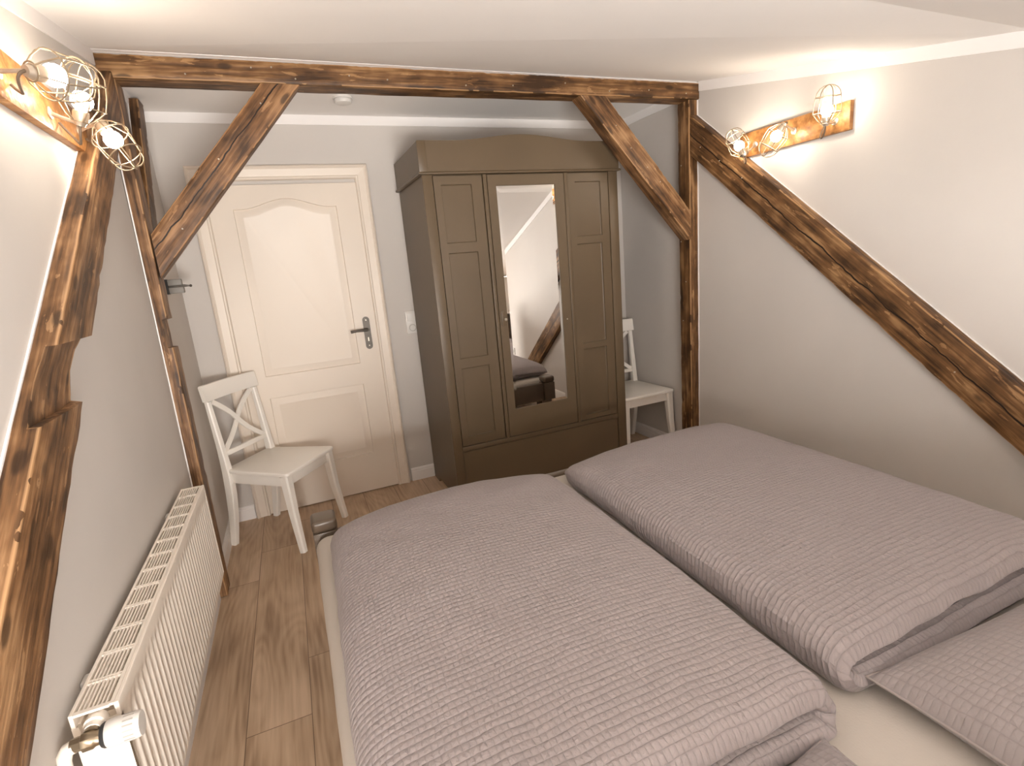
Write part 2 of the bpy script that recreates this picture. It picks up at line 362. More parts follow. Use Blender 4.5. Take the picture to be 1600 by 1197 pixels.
# ------------------------------------------------------------------ timbers
def timber(name, p0, p1, nrm, w, depth, mat, label=None, cut0=None, cut1=None, n=110, amp=.0028, mod=None, ts=None, seed=0, cutmid=None, parent=None, ch=.006, caulk=False):
    """front face centre line runs p0 -> p1; the body reaches `depth` behind it, `w` wide"""
    p0, p1, nrm = Vector(p0), Vector(p1), Vector(nrm).normalized()
    d = (p1 - p0); L = d.length; d.normalize(); nrm = (nrm - d * nrm.dot(d)).normalized(); zz = d.cross(nrm)
    def kk(c):
        if c is None: return 0.0
        c = Vector(c); return -zz.dot(c) / d.dot(c)
    k0, k1 = kk(cut0), kk(cut1)
    ts = ts or [L * i / n for i in range(n + 1)]
    mtx = Matrix((d, nrm, zz)).transposed().to_4x4(); mtx.translation = p0
    ring = []
    hw = w / 2; c = ch
    for k in range(5): ring.append((-c * 0, -hw + c + (w - 2 * c) * k / 4))
    ring += [(-c * .3, hw - c * .3)]
    for k in range(4): ring.append((-c - (depth - 2 * c) * k / 3, hw))
    for k in range(5): ring.append((-depth, hw - c - (w - 2 * c) * k / 4))
    for k in range(4): ring.append((-depth + c + (depth - 2 * c) * k / 3, -hw))
    ring += [(-c * .3, -hw + c * .3)]
    bm = bmesh.new(); rings = []; wl = bm.verts.layers.float.new('wear')
    for t in ts:
        f = t / L
        if cutmid: k = k0 + (kk(cutmid[1]) - k0) * min(1, t / cutmid[0])
        else: k = k0 + (k1 - k0) * f
        R = []
        for (y, z) in ring:
            x = t + k * z
            q = Vector((x * 5 + seed * 7.7, y * 9, z * 9 + seed))
            a = amp * (1.0 if y > -depth + .004 else .0)
            dy = a * noise.noise(q * 1.7) * .8 - abs(a) * .3; dz = .55 * a * noise.noise(q * 1.9 + Vector((9, 3, 1))) * (1 if abs(z) > hw * .6 else 0)
            # chipped arrises
            if abs(abs(z) - hw) < c * 1.1 and y > -c * 1.2:
                cp = max(0, noise.noise(Vector((x * 30 + seed * 3, z * 5, 2.2))) - .1) * .0045
                dy -= cp; dz -= cp * (1 if z > 0 else -1)
            Y, Z = min(y + dy, .0015), z + dz
            if mod: x, Y, Z = mod(t, x, Y, Z)
            vv = bm.verts.new((x, Y, Z)); vv[wl] = 1.0 if (abs(abs(z) - hw) < c * .5 and y > -c * .5) else 0.0; R.append(vv)
        rings.append(R)
    for A, B in zip(rings, rings[1:]):
        for i in range(len(A)): bm.faces.new((A[i], A[(i + 1) % len(A)], B[(i + 1) % len(A)], B[i]))
    bm.faces.new(rings[0][::-1]); bm.faces.new(rings[-1])
    o = link(name, bm, mat, parent); o.matrix_world = mtx
    if label: tag(o, label, 'beam', 'exposed timbers of the roof frame')
    if caulk:
        b2 = bmesh.new(); g = .003
        P = [(0 + k0 * -hw, -hw - g), (L + k1 * -hw, -hw - g), (L + k1 * hw, hw + g), (0 + k0 * hw, hw + g)]
        A = [b2.verts.new((x, -depth - .0005, z)) for x, z in P]; B = [b2.verts.new((x, -depth + .004, z)) for x, z in P]
        b2.faces.new(A[::-1]); b2.faces.new(B)
        for i in range(4): b2.faces.new((A[i], A[(i + 1) % 4], B[(i + 1) % 4], B[i]))
        q = link('caulk_line', b2, M['trim'], o, False); q['label'] = 'thin white filler line round the timber'
    return o
def nails(o, pts, r=.0035):
    for (x, z) in pts:
        bm = bmesh.new(); lathe(bm, [(0, -.002), (r, -.002), (r, .0015), (r * .6, .0028), (0, .003)], (x, 0, z), (0, 1, 0), 8)
        q = link('nail', bm, M['nail'], o); q['label'] = 'small bright nail head'

tie = timber('tie_beam', (XL + .002, 2.668, .877 + H), (XR - .002, 2.634, .877 + H), (0, -1, 0), .086, .117, M['beam'],
       'long horizontal brown timber beam under the ceiling, spanning both posts', n=220, seed=1, amp=.003)
nails(tie, [(.30, .02), (.55, -.015), (.72, .022), (.95, .0), (1.12, .01), (1.75, .012), (2.05, -.01), (2.32, .02), (2.58, .006), (2.84, .015), (.63, -.02), (1.5, .02)])
# thin white filler line along the top of the tie beam
bm = boxm(XL + .002, XR - .002, 2.634, 2.66, .9200 + H, .9222 + H); q = struct('trim_6', bm, M['trim'])

def post_mod(t, x, y, z):          # housing cut once made for a rail
    zc = .83 - t
    if -.232 < zc < -.108: y = min(y, -.0) if z > .055 else y
    return x, y, z
def lpost_mod(t, x, y, z):
    zc = .834 - t
    if -.235 < zc < -.112 and y > -.03: y = -.022 + .003 * noise.noise(Vector((x * 30, z * 30, 1)))
    elif zc > -.112 and zc < .0 and y > -.03: pass
    return x, y, z
# left post: its broad face looks into the room (+X)
tsl = sorted([i * 2.2485 / 60 for i in range(61)] + [.834 + .111, .834 + .1135, .834 + .233, .834 + .2355])
lp = timber('timber_post', (-.477, 2.742, .834 + H), (-.486, 2.640, -1.4145 + H), (1, 0, 0), .118, .046, M['beam_light'],
       'brown timber post on the left wall beside the radiator, notched halfway up', mod=lpost_mod, ts=tsl, seed=2, caulk=True)
rp = timber('timber_post', (2.343, 2.700, .834 + H), (2.343, 2.700, .0), (-1, 0, 0), .100, .066, M['beam'],
       'brown timber post on the right wall between bed and white chair', n=80, seed=3, amp=.0035, caulk=True)
nails(rp, [(.35, .02), (1.05, -.01), (1.3, .02), (.8, .03)])
# braces in the plane of the tie beam
lb = timber('timber_brace', (.125, 2.655, .832 + H), (-.473, 2.655, .152 + H), (0, -1, 0), .118, .085, M['beam_crack'],
       'slanting brown brace with a long crack, from left post up to tie beam', cut0=(0, 0, 1), cut1=(1, 0, 0), seed=4)
nails(lb, [(.42, .02), (.75, -.02), (.12, .015)])
rb = timber('timber_brace', (1.690, 2.640, .832 + H), (2.340, 2.640, .128 + H), (0, -1, 0), .118, .10, M['beam_light'],
       'slanting brown brace in front of the wardrobe, from tie beam down to right post', cut0=(0, 0, 1), cut1=(1, 0, 0), seed=5)
nails(rb, [(.2, .0), (.35, .01), (.5, .0), (.62, -.01)], .0025)
# brace on the right wall
rw = timber('timber_brace', (2.348, 2.648, .640 + H), (2.348, .097, -1.4145 + H), (-1, 0, 0), .172, .061, M['beam_crack2'],
       'long diagonal brown timber running down the right wall beside the bed', cut0=(0, 1, 0), cut1=(0, 0, 1), n=90, seed=6, caulk=True)
nails(rw, [(.12, .012), (.30, .0), (.5, -.01), (1.9, .02), (2.2, -.02)], .003)
# brace on the left wall, near the camera, with a horizontal housing cut into it
p0 = Vector((-.478, 2.672, .765 + H)); p1 = Vector((-.478, -.14, -1.4145 + H))
dL = (p1 - p0); LL = dL.length
tn0 = LL * (.765 - (-.092)) / (.765 + 1.4145); tn1 = LL * (.765 - (-.232)) / (.765 + 1.4145)
def lbrace_mod(t, x, y, z):
    if tn0 - .0005 < t < tn1 + .0005:
        f = (t - tn0) / (tn1 - tn0)
        if z < 0: pass
        top = z / .075 * LOWSIGN
        if y > -.030: y = -.023 - .006 * math.sin(f * PI) + .003 * noise.noise(Vector((x * 25, z * 25, 5)))
        if top < -.55: z += LOWSIGN * (.004 + .016 * math.sin(f * PI) + .012 * max(0, noise.noise(Vector((x * 22, 1, 1)))))
    return x, y, z
_d = dL.normalized(); _zz = _d.cross(Vector((1, 0, 0)))
LOWSIGN = 1 if _zz.z > 0 else -1
tsb = sorted([LL * i / 90 for i in range(91) if not (abs(LL * i / 90 - tn0) < .004 or abs(LL * i / 90 - tn1) < .004)] + [tn0 - .001, tn0, tn0 + .02, tn0 + .04, tn0 + .06, tn1 - .02, tn1 - .04, tn1, tn1 + .001])
lbw = timber('timber_brace', p0, p1, (1, 0, 0), .150, .051, M['beam_light'],
       'massive hewn brown brace on the left wall, notched, under the wall lamp', cut0=(0, 1, 0), cut1=(0, 0, 1), cutmid=(tn0 * .8, (0, 0, 1)), mod=lbrace_mod, ts=tsb, seed=8, amp=.003, caulk=True)
# brace on the left wall behind the post
timber('timber_brace', (-.487, 3.215, .900 + H), (-.487, 2.808, .19 + H), (1, 0, 0), .11, .042, M['beam'],
       'short dark timber brace on the left wall behind the post', cut0=(0, 0, 1), cut1=(0, 1, 0), seed=9, caulk=True)

# ------------------------------------------------------------------ panelled slabs
def paneled(bm, x0, x1, z0, z1, yf, th, holes, rings):
    """front face at yf (looks to -y), thickness th; holes: (hx0,hx1,hz0,topfun); rings: (inset, depth)"""
    NS = 24
    xs = {x0, x1}
    for (a, b, c, tf) in holes:
        xs |= {a + (b - a) * i / NS for i in range(NS + 1)} if tf(a, 0) != tf((a + b) / 2, 0) else {a, b}
    xs = sorted(xs); cache = {}
    def V(x, y, z):
        k = (round(x, 5), round(y, 5), round(z, 5))
        if k not in cache: cache[k] = bm.verts.new((x, y, z))
        return cache[k]
    for xa, xb in zip(xs, xs[1:]):
        if xb - xa < 1e-6: continue
        hs = sorted([h for h in holes if h[0] - 1e-6 <= (xa + xb) / 2 <= h[1] + 1e-6], key=lambda h: h[2])
        za, zb = z0, z0
        for h in hs:
            bm.faces.new((V(xa, yf, za), V(xb, yf, zb), V(xb, yf, h[2]), V(xa, yf, h[2])))
            za, zb = h[3](xa, 0), h[3](xb, 0)
        bm.faces.new((V(xa, yf, za), V(xb, yf, zb), V(xb, yf, z1), V(xa, yf, z1)))
    yb = yf + th
    A = [V(x, yf, z0) for x in xs] + [V(x1, yf, z1)] + [V(x, yf, z1) for x in reversed(xs[:-1])]
    def out(i): v = A[i]; return bm.verts.new((v.co.x, yb, v.co.z))
    B = [out(i) for i in range(len(A))]
    for i in range(len(A)):
        j = (i + 1) % len(A)
        if (A[i].co - A[j].co).length > 1e-6: bm.faces.new((A[i], A[j], B[j], B[i]))
    bm.faces.new(B)
    for (a, b, c, tf) in holes:
        flat = tf(a, 0) == tf((a + b) / 2, 0); n = 1 if flat else NS
        def loop(ins, dep):
            pts = [(a + ins, c + ins), (b - ins, c + ins)]
            for i in range(n + 1):
                f = 1 - i / n; xo = a + (b - a) * f; xi = a + ins + (b - a - 2 * ins) * f
                pts.append((xi, tf(xo, 0) - ins))
            return [V(x, yf + dep, z) for x, z in pts]
        prev = loop(0, 0)
        for (ins, dep) in rings:
            cur = loop(ins, dep)
            for i in range(len(cur)):
                j = (i + 1) % len(cur)
                try: bm.faces.new((prev[i], prev[j], cur[j], cur[i]))
                except ValueError: pass
            prev = cur
        bm.faces.new(prev)
rect = lambda z: (lambda x, k: z)

# ------------------------------------------------------------------ room door
door = empty('door_1', (0.1, YB, 0)); door['kind'] = 'structure'
def into(o, par):                       # parent keeping place
    o.parent = par; o.matrix_parent_inverse = par.matrix_world.inverted() if par.matrix_world != Matrix() else Matrix.Translation(par.location).inverted()
    return o
def arch(x, k):
    a, b = -.195, .362; u = (x - a) / (b - a)
    s = math.sin(PI * min(1, max(0, (u - .06) / .88)))
    return .418 + H + .053 * s * s * (1 if .06 < u < .94 else 0)
bm = bmesh.new()
paneled(bm, -.3145, .4915, .006, .548 + H, YB - .018, .017, [(-.195, .362, -.545 + H, arch), (-.195, .362, -1.15 + H, rect(-.68 + H))],
        [(.003, .0105), (.010, .0105), (.042, .0015), (.047, .0035)])
leaf = into(link('door_leaf', bm, M['door']), door)
def casing():
    bm = bmesh.new()
    prof = [(0, .0), (0, .016), (.004, .021), (.011, .024), (.018, .019), (.022, .017), (.060, .013), (.066, .017), (.074, .017), (.080, .010), (.080, 0)]
    path = [(-.395, 0), (-.395, .65 + H), (.572, .65 + H), (.572, 0)]
    R = []
    for i, (x, z) in enumerate(path):
        R.append([bm.verts.new((x + (u if i < 2 else -u), YB - .001 - d * 1.45, z - (u if i in (1, 2) else 0))) for u, d in prof])
    for A, B in zip(R, R[1:]):
        for k in range(len(prof) - 1): bm.faces.new((A[k], A[k + 1], B[k + 1], B[k]))
        bm.faces.new((A[-1], A[0], B[0], B[-1]))
    bm.faces.new(R[0]); bm.faces.new(R[-1][::-1])
    return bm
into(link('door_frame', casing(), M['door'], None, False), door)
bm = bmesh.new()
hx = .434; pts = []
for k in range(13): pts.append((hx + .021 * math.cos(PI * k / 12), -.276 + H + .021 * math.sin(PI * k / 12)))
for k in range(13): pts.append((hx - .021 * math.cos(PI * k / 12), -.44 + H - .021 * math.sin(PI * k / 12)))
prism(bm, pts, 'y', YB - .025, YB - .018)
hp = into(link('handle_plate', bm, M['steel']), door)
bm = bmesh.new(); tube(bm, [(hx, YB - .025, -.336 + H), (hx, YB - .05, -.336 + H), (hx - .006, YB - .062, -.336 + H), (hx - .03, YB - .066, -.335 + H), (hx - .07, YB - .064, -.335 + H), (hx - .105, YB - .060, -.338 + H)], [.009, .009, .0095, .009, .0075, .009], 10)
q = link('door_handle', bm, M['steel']); into(q, door)
bm = bmesh.new(); box(bm, hx - .003, hx + .003, YB - .0265, YB - .0252, -.41 + H, -.385 + H)
q = link('keyhole', bm, M['nail']); into(q, door)
for zc in (-.277, -.438):
    bm = bmesh.new(); lathe(bm, [(0, 0), (.004, 0), (.004, .0015), (0, .002)], (hx, YB - .0252, zc + H), (0, -1, 0), 8); into(link('screw', bm, M['nail']), door)

# double wall plate between door and wardrobe
so = empty('wall_socket', (.727, YB, -.327 + H), 0, 'white double wall plate, switch over socket, between door and wardrobe', 'socket', 'wall sockets')
bm = boxm(-.040, .040, -.011, 0, -.074, .074, bev=.003); link('cover_plate', bm, M['plastic'], so)
bm = boxm(-.028, .028, -.016, -.011, .008, .064, bev=.002); link('rocker_switch', bm, M['plastic'], so)
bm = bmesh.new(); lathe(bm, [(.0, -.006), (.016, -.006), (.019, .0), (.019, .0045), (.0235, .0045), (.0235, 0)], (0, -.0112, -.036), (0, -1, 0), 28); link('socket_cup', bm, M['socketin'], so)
so2 = empty('wall_socket', (XR, -.125, -1.045 + H), 0, 'white socket plate low on the right wall, seen only in the mirror', 'socket', 'wall sockets')
bm = boxm(-.011, 0, -.04, .04, -.04, .04, bev=.003); link('cover_plate', bm, M['plastic'], so2)
bm = bmesh.new(); lathe(bm, [(.0, -.004), (.019, .0), (.019, .0045), (.0235, .0045), (.0235, 0)], (-.0112, 0, 0), (-1, 0, 0), 24); link('socket_cup', bm, M['socketin'], so2)

# smoke detector
sd = empty('smoke_detector', (.443, 3.106, .921 + H), 0, 'small round white smoke detector on the ceiling behind the tie beam', 'smoke detector')
bm = bmesh.new(); lathe(bm, [(0, 0), (.050, 0), (.052, .006), (.050, .012), (0, .012)], (0, 0, 0), (0, 0, -1), 32); link('mounting_ring', bm, M['plastic'], sd)
bm = bmesh.new(); lathe(bm, [(0, .0125), (.045, .0125), (.047, .020), (.043, .031), (.030, .036), (0, .037)], (0, 0, 0), (0, 0, -1), 32); link('detector_cap', bm, M['plastic'], sd)

# ------------------------------------------------------------------ wardrobe
WX0, WX1, WYF, WYB = .746, 1.950, 2.83, 3.432
wd = empty('wardrobe', ((WX0 + WX1) / 2, (WYF + WYB) / 2, 0), 0, 'tall brown painted wardrobe with arched top and mirror in its middle door', 'wardrobe')
wd.matrix_world = Matrix.Translation(wd.location)
def W(name, bm, mat=None, smooth=True, par=None):
    o = link(name, bm, mat or M['ward'], None, smooth); o.parent = par or wd
    o.matrix_parent_inverse = Matrix.Translation(wd.location).inverted() if not par else Matrix()
    return o
bm = boxm(WX0, WX0 + .022, WYF + .03, WYB, .0, .487 + H, bev=.002)
# foot cut-out at the bottom of the sides is left by shortening them and adding feet
bm.free()
def side(x0, x1):
    bm = bmesh.new(); poly = [(WYF + .020, 0), (WYF + .10, 0), (WYF + .13, .035), (WYB - .14, .035), (WYB - .11, 0), (WYB, 0), (WYB, .487 + H), (WYF + .020, .487 + H)]
    prism(bm, poly, 'x', x0, x1); return bm
W('side_panel', side(WX0 + .004, WX0 + .024), smooth=False); W('side_panel', side(WX1 - .024, WX1 - .004), smooth=False)
W('back_panel', boxm(WX0 + .024, WX1 - .024, WYB - .01, WYB, .05, .48 + H))
bm = boxm(WX0 + .024, WX1 - .024, WYF + .04, WYB - .01, .06, .08); W('bottom_panel', bm)
for xa, xb in ((WX0, .801), (1.887, WX1)): W('corner_stile', boxm(xa, xb, WYF, WYF + .022, 0, .480 + H, bev=.0025))
bm = boxm(.801, 1.887, WYF + .001, WYF + .022, -1.064 + H, -1.035 + H, bev=.003); W('cross_rail', bm)
bm = boxm(.801, 1.887, WYF + .003, WYF + .022, .030, .075, bev=.003); W('base_rail', bm)
bm = bmesh.new(); paneled(bm, .803, 1.885, .078, -1.067 + H, WYF + .008, .012, [], []); W('plinth_panel', bm, smooth=False)
for xa, xb in ((1.082, 1.104), (1.582, 1.606)):
    W('divider_strip', boxm(xa, xb, WYF - .004, WYF + .02, -1.034 + H, .478 + H, bev=.004, seg=3))
def wdoor(x0, x1, holes):
    bm = bmesh.new(); paneled(bm, x0, x1, -1.030 + H, .474 + H, WYF + .004, .018, holes, [(.0015, .008), (.005, .010)]); return bm
W('door', wdoor(.805, 1.078, [(.847, 1.017, -.978 + H, rect(-.567 + H)), (.847, 1.017, -.513 + H, rect(.075 + H)), (.845, 1.016, .127 + H, rect(.429 + H))]), smooth=False)
W('door', wdoor(1.609, 1.883, [(1.652, 1.824, -1.0 + H, rect(-.570 + H)), (1.652, 1.826, -.533 + H, rect(.072 + H)), (1.656, 1.830, .115 + H, rect(.427 + H))]), smooth=False)
bm = bmesh.new(); paneled(bm, 1.107, 1.579, -1.030 + H, .474 + H, WYF - .002, .022, [(1.156, 1.521, -.866 + H, rect(.417 + H))], [(.002, .006)])
md = W('door', bm, smooth=False)
bm = bmesh.new(); x0, x1, z0, z1 = 1.1585, 1.5185, -.8635 + H, .4145 + H; yy = WYF + .0035; b_ = .016
o_ = [bm.verts.new(v) for v in ((x0, yy, z0), (x1, yy, z0), (x1, yy, z1), (x0, yy, z1))]
i_ = [bm.verts.new(v) for v in ((x0 + b_, yy - .0016, z0 + b_), (x1 - b_, yy - .0016, z0 + b_), (x1 - b_, yy - .0016, z1 - b_), (x0 + b_, yy - .0016, z1 - b_))]
bm.faces.new(i_)
for k in range(4): bm.faces.new((o_[k], o_[(k + 1) % 4], i_[(k + 1) % 4], i_[k]))
mr = link('mirror', bm, M['mirror'], md, False); mr['label'] = 'tall bevelled mirror'
bm = boxm(1.118, 1.146, WYF - .006, WYF - .002, -.357 + H, -.270 + H, bev=.0015); q = link('keyhole_plate', bm, M['ward'], md)
bm = bmesh.new(); lathe(bm, [(0, 0), (.004, 0), (.004, .008), (.0085, .012), (.009, .018), (.005, .022), (0, .0225)], (1.137, WYF - .006, -.318 + H), (0, -1, 0), 14)
q = link('door_knob', bm, M['nail'], md)
bm = bmesh.new(); lathe(bm, [(0, 0), (.004, 0), (.004, .002), (0, .003)], (1.548, WYF - .002, -.366 + H), (0, -1, 0), 10); link('latch_screw', bm, M['nail'], md)
# crown: board with an arched upper edge, wrapping the three sides
bm = bmesh.new(); xs = [WX0 - .008 + (WX1 - WX0 + .016) * k / 48 for k in range(49)]
def top(x):
    u = (x - 1.335) / .42
    return .646 + H + (.033 * (.5 + .5 * math.cos(PI * max(-1, min(1, u)))))
poly = [(xs[0], .487 + H), (xs[-1], .487 + H)] + [(x, top(x)) for x in reversed(xs)]
prism(bm, poly, 'y', WYF - .008, WYF + .014)
W('crown_board', bm, smooth=False)
for xa, xb in ((WX0 - .008, WX0 + .010), (WX1 - .010, WX1 + .008)): W('crown_side', boxm(xa, xb, WYF + .015, WYB, .487 + H, .644 + H), smooth=False)
bm = boxm(WX0 - .012, WX0 + .034, WYF - .013, WYF - .009, .492 + H, .641 + H, bev=.001); W('crown_block', bm)
bm = bmesh.new(); prof = [(.0, .478), (.016, .481), (.018, .487), (.014, .493), (.0, .496)]
path = [(WX0, WYB, -1, 0), (WX0, WYF, -1, -1), (WX1, WYF, 1, -1), (WX1, WYB, 1, 0)]; R = []
for (x, y, dx, dy) in path: R.append([bm.verts.new((x + dx * u, y + dy * u, z + H)) for u, z in prof])
for A, B in zip(R, R[1:]):
    for k in range(len(prof) - 1): bm.faces.new((A[k], A[k + 1], B[k + 1], B[k]))
    bm.faces.new((A[-1], A[0], B[0], B[-1]))
bm.faces.new(R[0]); bm.faces.new(R[-1][::-1]); W('crown_moulding', bm, smooth=False)
W('top_panel', boxm(WX0 + .024, WX1 - .024, WYF + .03, WYB - .012, .47 + H, .484 + H))

# ------------------------------------------------------------------ chairs
def make_chair(label):
    """front looks to +y; origin on the floor"""
    t = empty('dining_chair', (0, 0, 0), 0, label, 'chair', 'white cross-back dining chairs')
    cm = M['chair']
    # seat: trapezoid with rounded corners
    bm = bmesh.new(); hf, hb, yf, yb, r = .213, .180, .235, -.200, .026
    cs = [(-hf, yf), (hf, yf), (hb, yb), (-hb, yb)]; ring = []
    for i in range(4):
        p = Vector(cs[i]); a = (Vector(cs[i - 1]) - p).normalized(); b = (Vector(cs[(i + 1) % 4]) - p).normalized()
        for k in range(7):
            f = k / 6; q = p + a * r * (1 - f) ** 2 + b * r * f ** 2
            ring.append(q)
    lv = [(.430, 5), (.432, 1.5), (.438, 0), (.446, 0), (.450, 1.6), (.452, 5)]
    rr = []
    for z, ins in lv:
        rr.append([bm.verts.new((q.x * (1 - ins * .001 / .2), q.y * (1 - ins * .001 / .2) + .0, z)) for q in ring])
    for A, B in zip(rr, rr[1:]):
        for k in range(len(ring)): bm.faces.new((A[k], A[(k + 1) % len(ring)], B[(k + 1) % len(ring)], B[k]))
    bm.faces.new(rr[0][::-1]); bm.faces.new(rr[-1]); link('seat', bm, cm, t)
    def bar(bm, path, wds, dps, ch=.004):
        """rectangular-section bar through path points; wds along x, dps perpendicular in the yz plane"""
        R = []
        for i, p in enumerate(path):
            p = Vector(p); tt = (Vector(path[min(i + 1, len(path) - 1)]) - Vector(path[max(i - 1, 0)])).normalized()
            yv = Vector((0, 1, 0)); yv = (yv - tt * yv.dot(tt)).normalized(); xv = yv.cross(tt).normalized()
            a, b = wds[i] / 2, dps[i] / 2
            R.append([bm.verts.new(p + xv * sx + yv * sy) for sx, sy in ((-a + ch, -b), (a - ch, -b), (a, -b + ch), (a, b - ch), (a - ch, b), (-a + ch, b), (-a, b - ch), (-a, -b + ch))])
        for A, B in zip(R, R[1:]):
            for k in range(8): bm.faces.new((A[k], A[(k + 1) % 8], B[(k + 1) % 8], B[k]))
        bm.faces.new(R[0][::-1]); bm.faces.new(R[-1])
    for s in (-1, 1):
        bm = bmesh.new(); bar(bm, [(s * .199, .238, 0), (s * .188, .212, .22), (s * .182, .200, .429)], [.034, .042, .050], [.034, .042, .050], .007); link('leg', bm, cm, t)
    def yb_(z):
        if z < .43: return -.235 + .055 * math.sin(z / .43 * PI / 2)
        return -.180 - .040 * ((z - .43) / .47) ** 1.2
    for s in (-1, 1):
        bm = bmesh.new(); zs = [0, .1, .2, .3, .40, .45, .52, .6, .7, .8, .832]
        bar(bm, [(s * (.174 - .006 * min(1, z / .9)), yb_(z), z) for z in zs], [.032, .034, .036, .038, .038, .037, .035, .033, .031, .029, .029], [.034, .040, .046, .050, .050, .046, .039, .034, .030, .027, .027], .005)
        link('leg', bm, cm, t)
    # aprons
    bm = bmesh.new(); box(bm, -.160, .160, .192, .210, .372, .429, bev=.002)
    box(bm, -.140, .140, -.190, -.172, .372, .429, bev=.002)
    for s in (-1, 1):
        mt = Matrix.Translation((s * .172, .012, .4005)) @ Matrix.Rotation(s * -.062, 4, 'Z')
        box(bm, -.009, .009, -.172, .172, -.0285, .0285, bev=.002, mat=mt)
    link('apron', bm, cm, t)
    # top rail, gently curved
    bm = bmesh.new(); R = []; n = 14
    for k in range(n + 1):
        u = -1 + 2 * k / n; x = .192 * u; cv = .018 * (1 - u * u)
        y0 = yb_(.82) - cv + .004; y1 = yb_(.925) - cv + .004; th = .013
        zt = .922; zb = .836
        R.append([bm.verts.new(v) for v in ((x, y0 + th, zb), (x, y0 + th + .001, zb + .004), (x, y1 + th, zt - .006), (x, y1 + th - .004, zt), (x, y1 - th + .004, zt), (x, y1 - th, zt - .006), (x, y0 - th, zb + .004), (x, y0 - th, zb))])
    for A, B in zip(R, R[1:]):
        for k in range(8): bm.faces.new((A[k], A[(k + 1) % 8], B[(k + 1) % 8], B[k]))
    bm.faces.new(R[0][::-1]); bm.faces.new(R[-1]); link('top_rail', bm, cm, t)
    # lower rail and the two crossing slats
    zl = .535
    bm = bmesh.new(); tubey = yb_(zl)
    box(bm, -.152, .152, tubey - .009, tubey + .009, zl - .013, zl + .013, bev=.003); link('lower_rail', bm, cm, t)
    for s in (-1, 1):
        bm = bmesh.new(); P = []; n = 10
        for k in range(n + 1):
            f = k / n; z = .548 + (.828 - .548) * f; x = s * (-.145 + .290 * (f + .045 * math.sin(2 * PI * f)))
            cv = .010 * (1 - (x / .15) ** 2)
            P.append((x, yb_(z) - cv + s * .0035, z))
        R = []
        for i, p in enumerate(P):
            p = Vector(p); tt = (Vector(P[min(i + 1, n)]) - Vector(P[max(i - 1, 0)])).normalized(); yv = Vector((0, 1, 0)); yv = (yv - tt * yv.dot(tt)).normalized(); sv = yv.cross(tt)
            R.append([bm.verts.new(p + sv * a + yv * b) for a, b in ((-.0125, -.006), (.0125, -.006), (.0145, 0), (.0125, .006), (-.0125, .006), (-.0145, 0))])
        for A, B in zip(R, R[1:]):
            for k in range(6): bm.faces.new((A[k], A[(k + 1) % 6], B[(k + 1) % 6], B[k]))
        bm.faces.new(R[0][::-1]); bm.faces.new(R[-1]); link('cross_slat', bm, cm, t)
    return t
ch1 = make_chair('white wooden cross-back chair in front of the room door, near the radiator')
ch1.location = (-.205, 3.125, 0); ch1.rotation_euler = (0, 0, math.radians(-128.2))
ch2 = copy_tree(ch1); ch2['label'] = 'white wooden cross-back chair in the niche between wardrobe and right wall'
ch2.location = (2.178, 3.105, 0); ch2.rotation_euler = (0, 0, math.radians(180.0))

# ------------------------------------------------------------------ radiator
ra = empty('radiator', (-.467, 1.705, 0), 0, 'white ribbed panel radiator on the left wall with grille on top', 'radiator')
RY = .60; RZT, RZB = -.757 + H, -1.150 + H; XF = .039; XB = -.040
bm = bmesh.new(); n = 36; prof = []
y = -RY + .012; pitch = (2 * RY - .024) / n
for k in range(n):
    a = y + k * pitch
    prof += [(a, 0.0), (a + pitch * .18, .0), (a + pitch * .34, -.0075), (a + pitch * .66, -.0075), (a + pitch * .82, .0)]
prof.append((y + n * pitch, 0.0))
levels = [(RZB, 0), (RZB + .020, 0), (RZB + .034, 1), (RZT - .062, 1), (RZT - .046, 0), (RZT - .028, 0)]
rows = [[bm.verts.new((XF + x * k, yy, z)) for yy, x in prof] for z, k in levels]
for A, B in zip(rows, rows[1:]):
    for i in range(len(A) - 1): bm.faces.new((A[i], A[i + 1], B[i + 1], B[i]))
# returns
back = [[bm.verts.new((XF - .012, v.co.y, v.co.z)) for v in r] for r in (rows[0], rows[-1])]
for r, b in ((rows[0], back[0]), (rows[-1], back[1])):
    for i in range(len(r) - 1): bm.faces.new((r[i], r[i + 1], b[i + 1], b[i]))
for i in range(len(back[0]) - 1): bm.faces.new((back[0][i], back[0][i + 1], back[1][i + 1], back[1][i]))
link('front_panel', bm, M['rad'], ra)
link('back_panel', boxm(XB, XB + .012, -RY + .012, RY - .012, RZB, RZT - .028), M['rad'], ra)
bm = bmesh.new(); n = 50
for k in range(n):
    yk = -RY + .03 + k * (2 * RY - .06) / (n - 1)
    box(bm, XB + .013, XF - .013, yk - .0006, yk + .0006, RZB + .03, RZT - .035)
cv = link('convector_fins', bm, M['rad'], ra)
bm = bmesh.new()
zt, zb = RZT, RZT - .006
box(bm, XB, XB + .007, -RY, RY, zt - .030, zt, bev=.0015); box(bm, XF - .0075, XF + .001, -RY, RY, zt - .030, zt, bev=.002)
box(bm, XF - .014, XF - .0075, -RY + .003, RY - .003, zb, zt - .001)
ns = 13; ln = 2 * RY / ns
for k in range(ns + 1):
    yk = -RY + k * ln
    if k in (0, ns): box(bm, XB + .007, XF - .014, yk - (0 if k == 0 else .010), yk + (.010 if k == 0 else 0), zb, zt - .001)
    else:
        box(bm, XB + .007, XF - .014, yk - .006, yk - .002, zb, zt - .001); box(bm, XB + .007, XF - .014, yk + .002, yk + .006, zb, zt - .001)
x0_, x1_ = XB + .007, XF - .014
for k in range(1, 8):
    xk = x0_ + (x1_ - x0_) * k / 8; box(bm, xk - .0016, xk + .0016, -RY + .01, RY - .01, zb, zt - .0015)
link('top_grille', bm, M['rad'], ra, False)
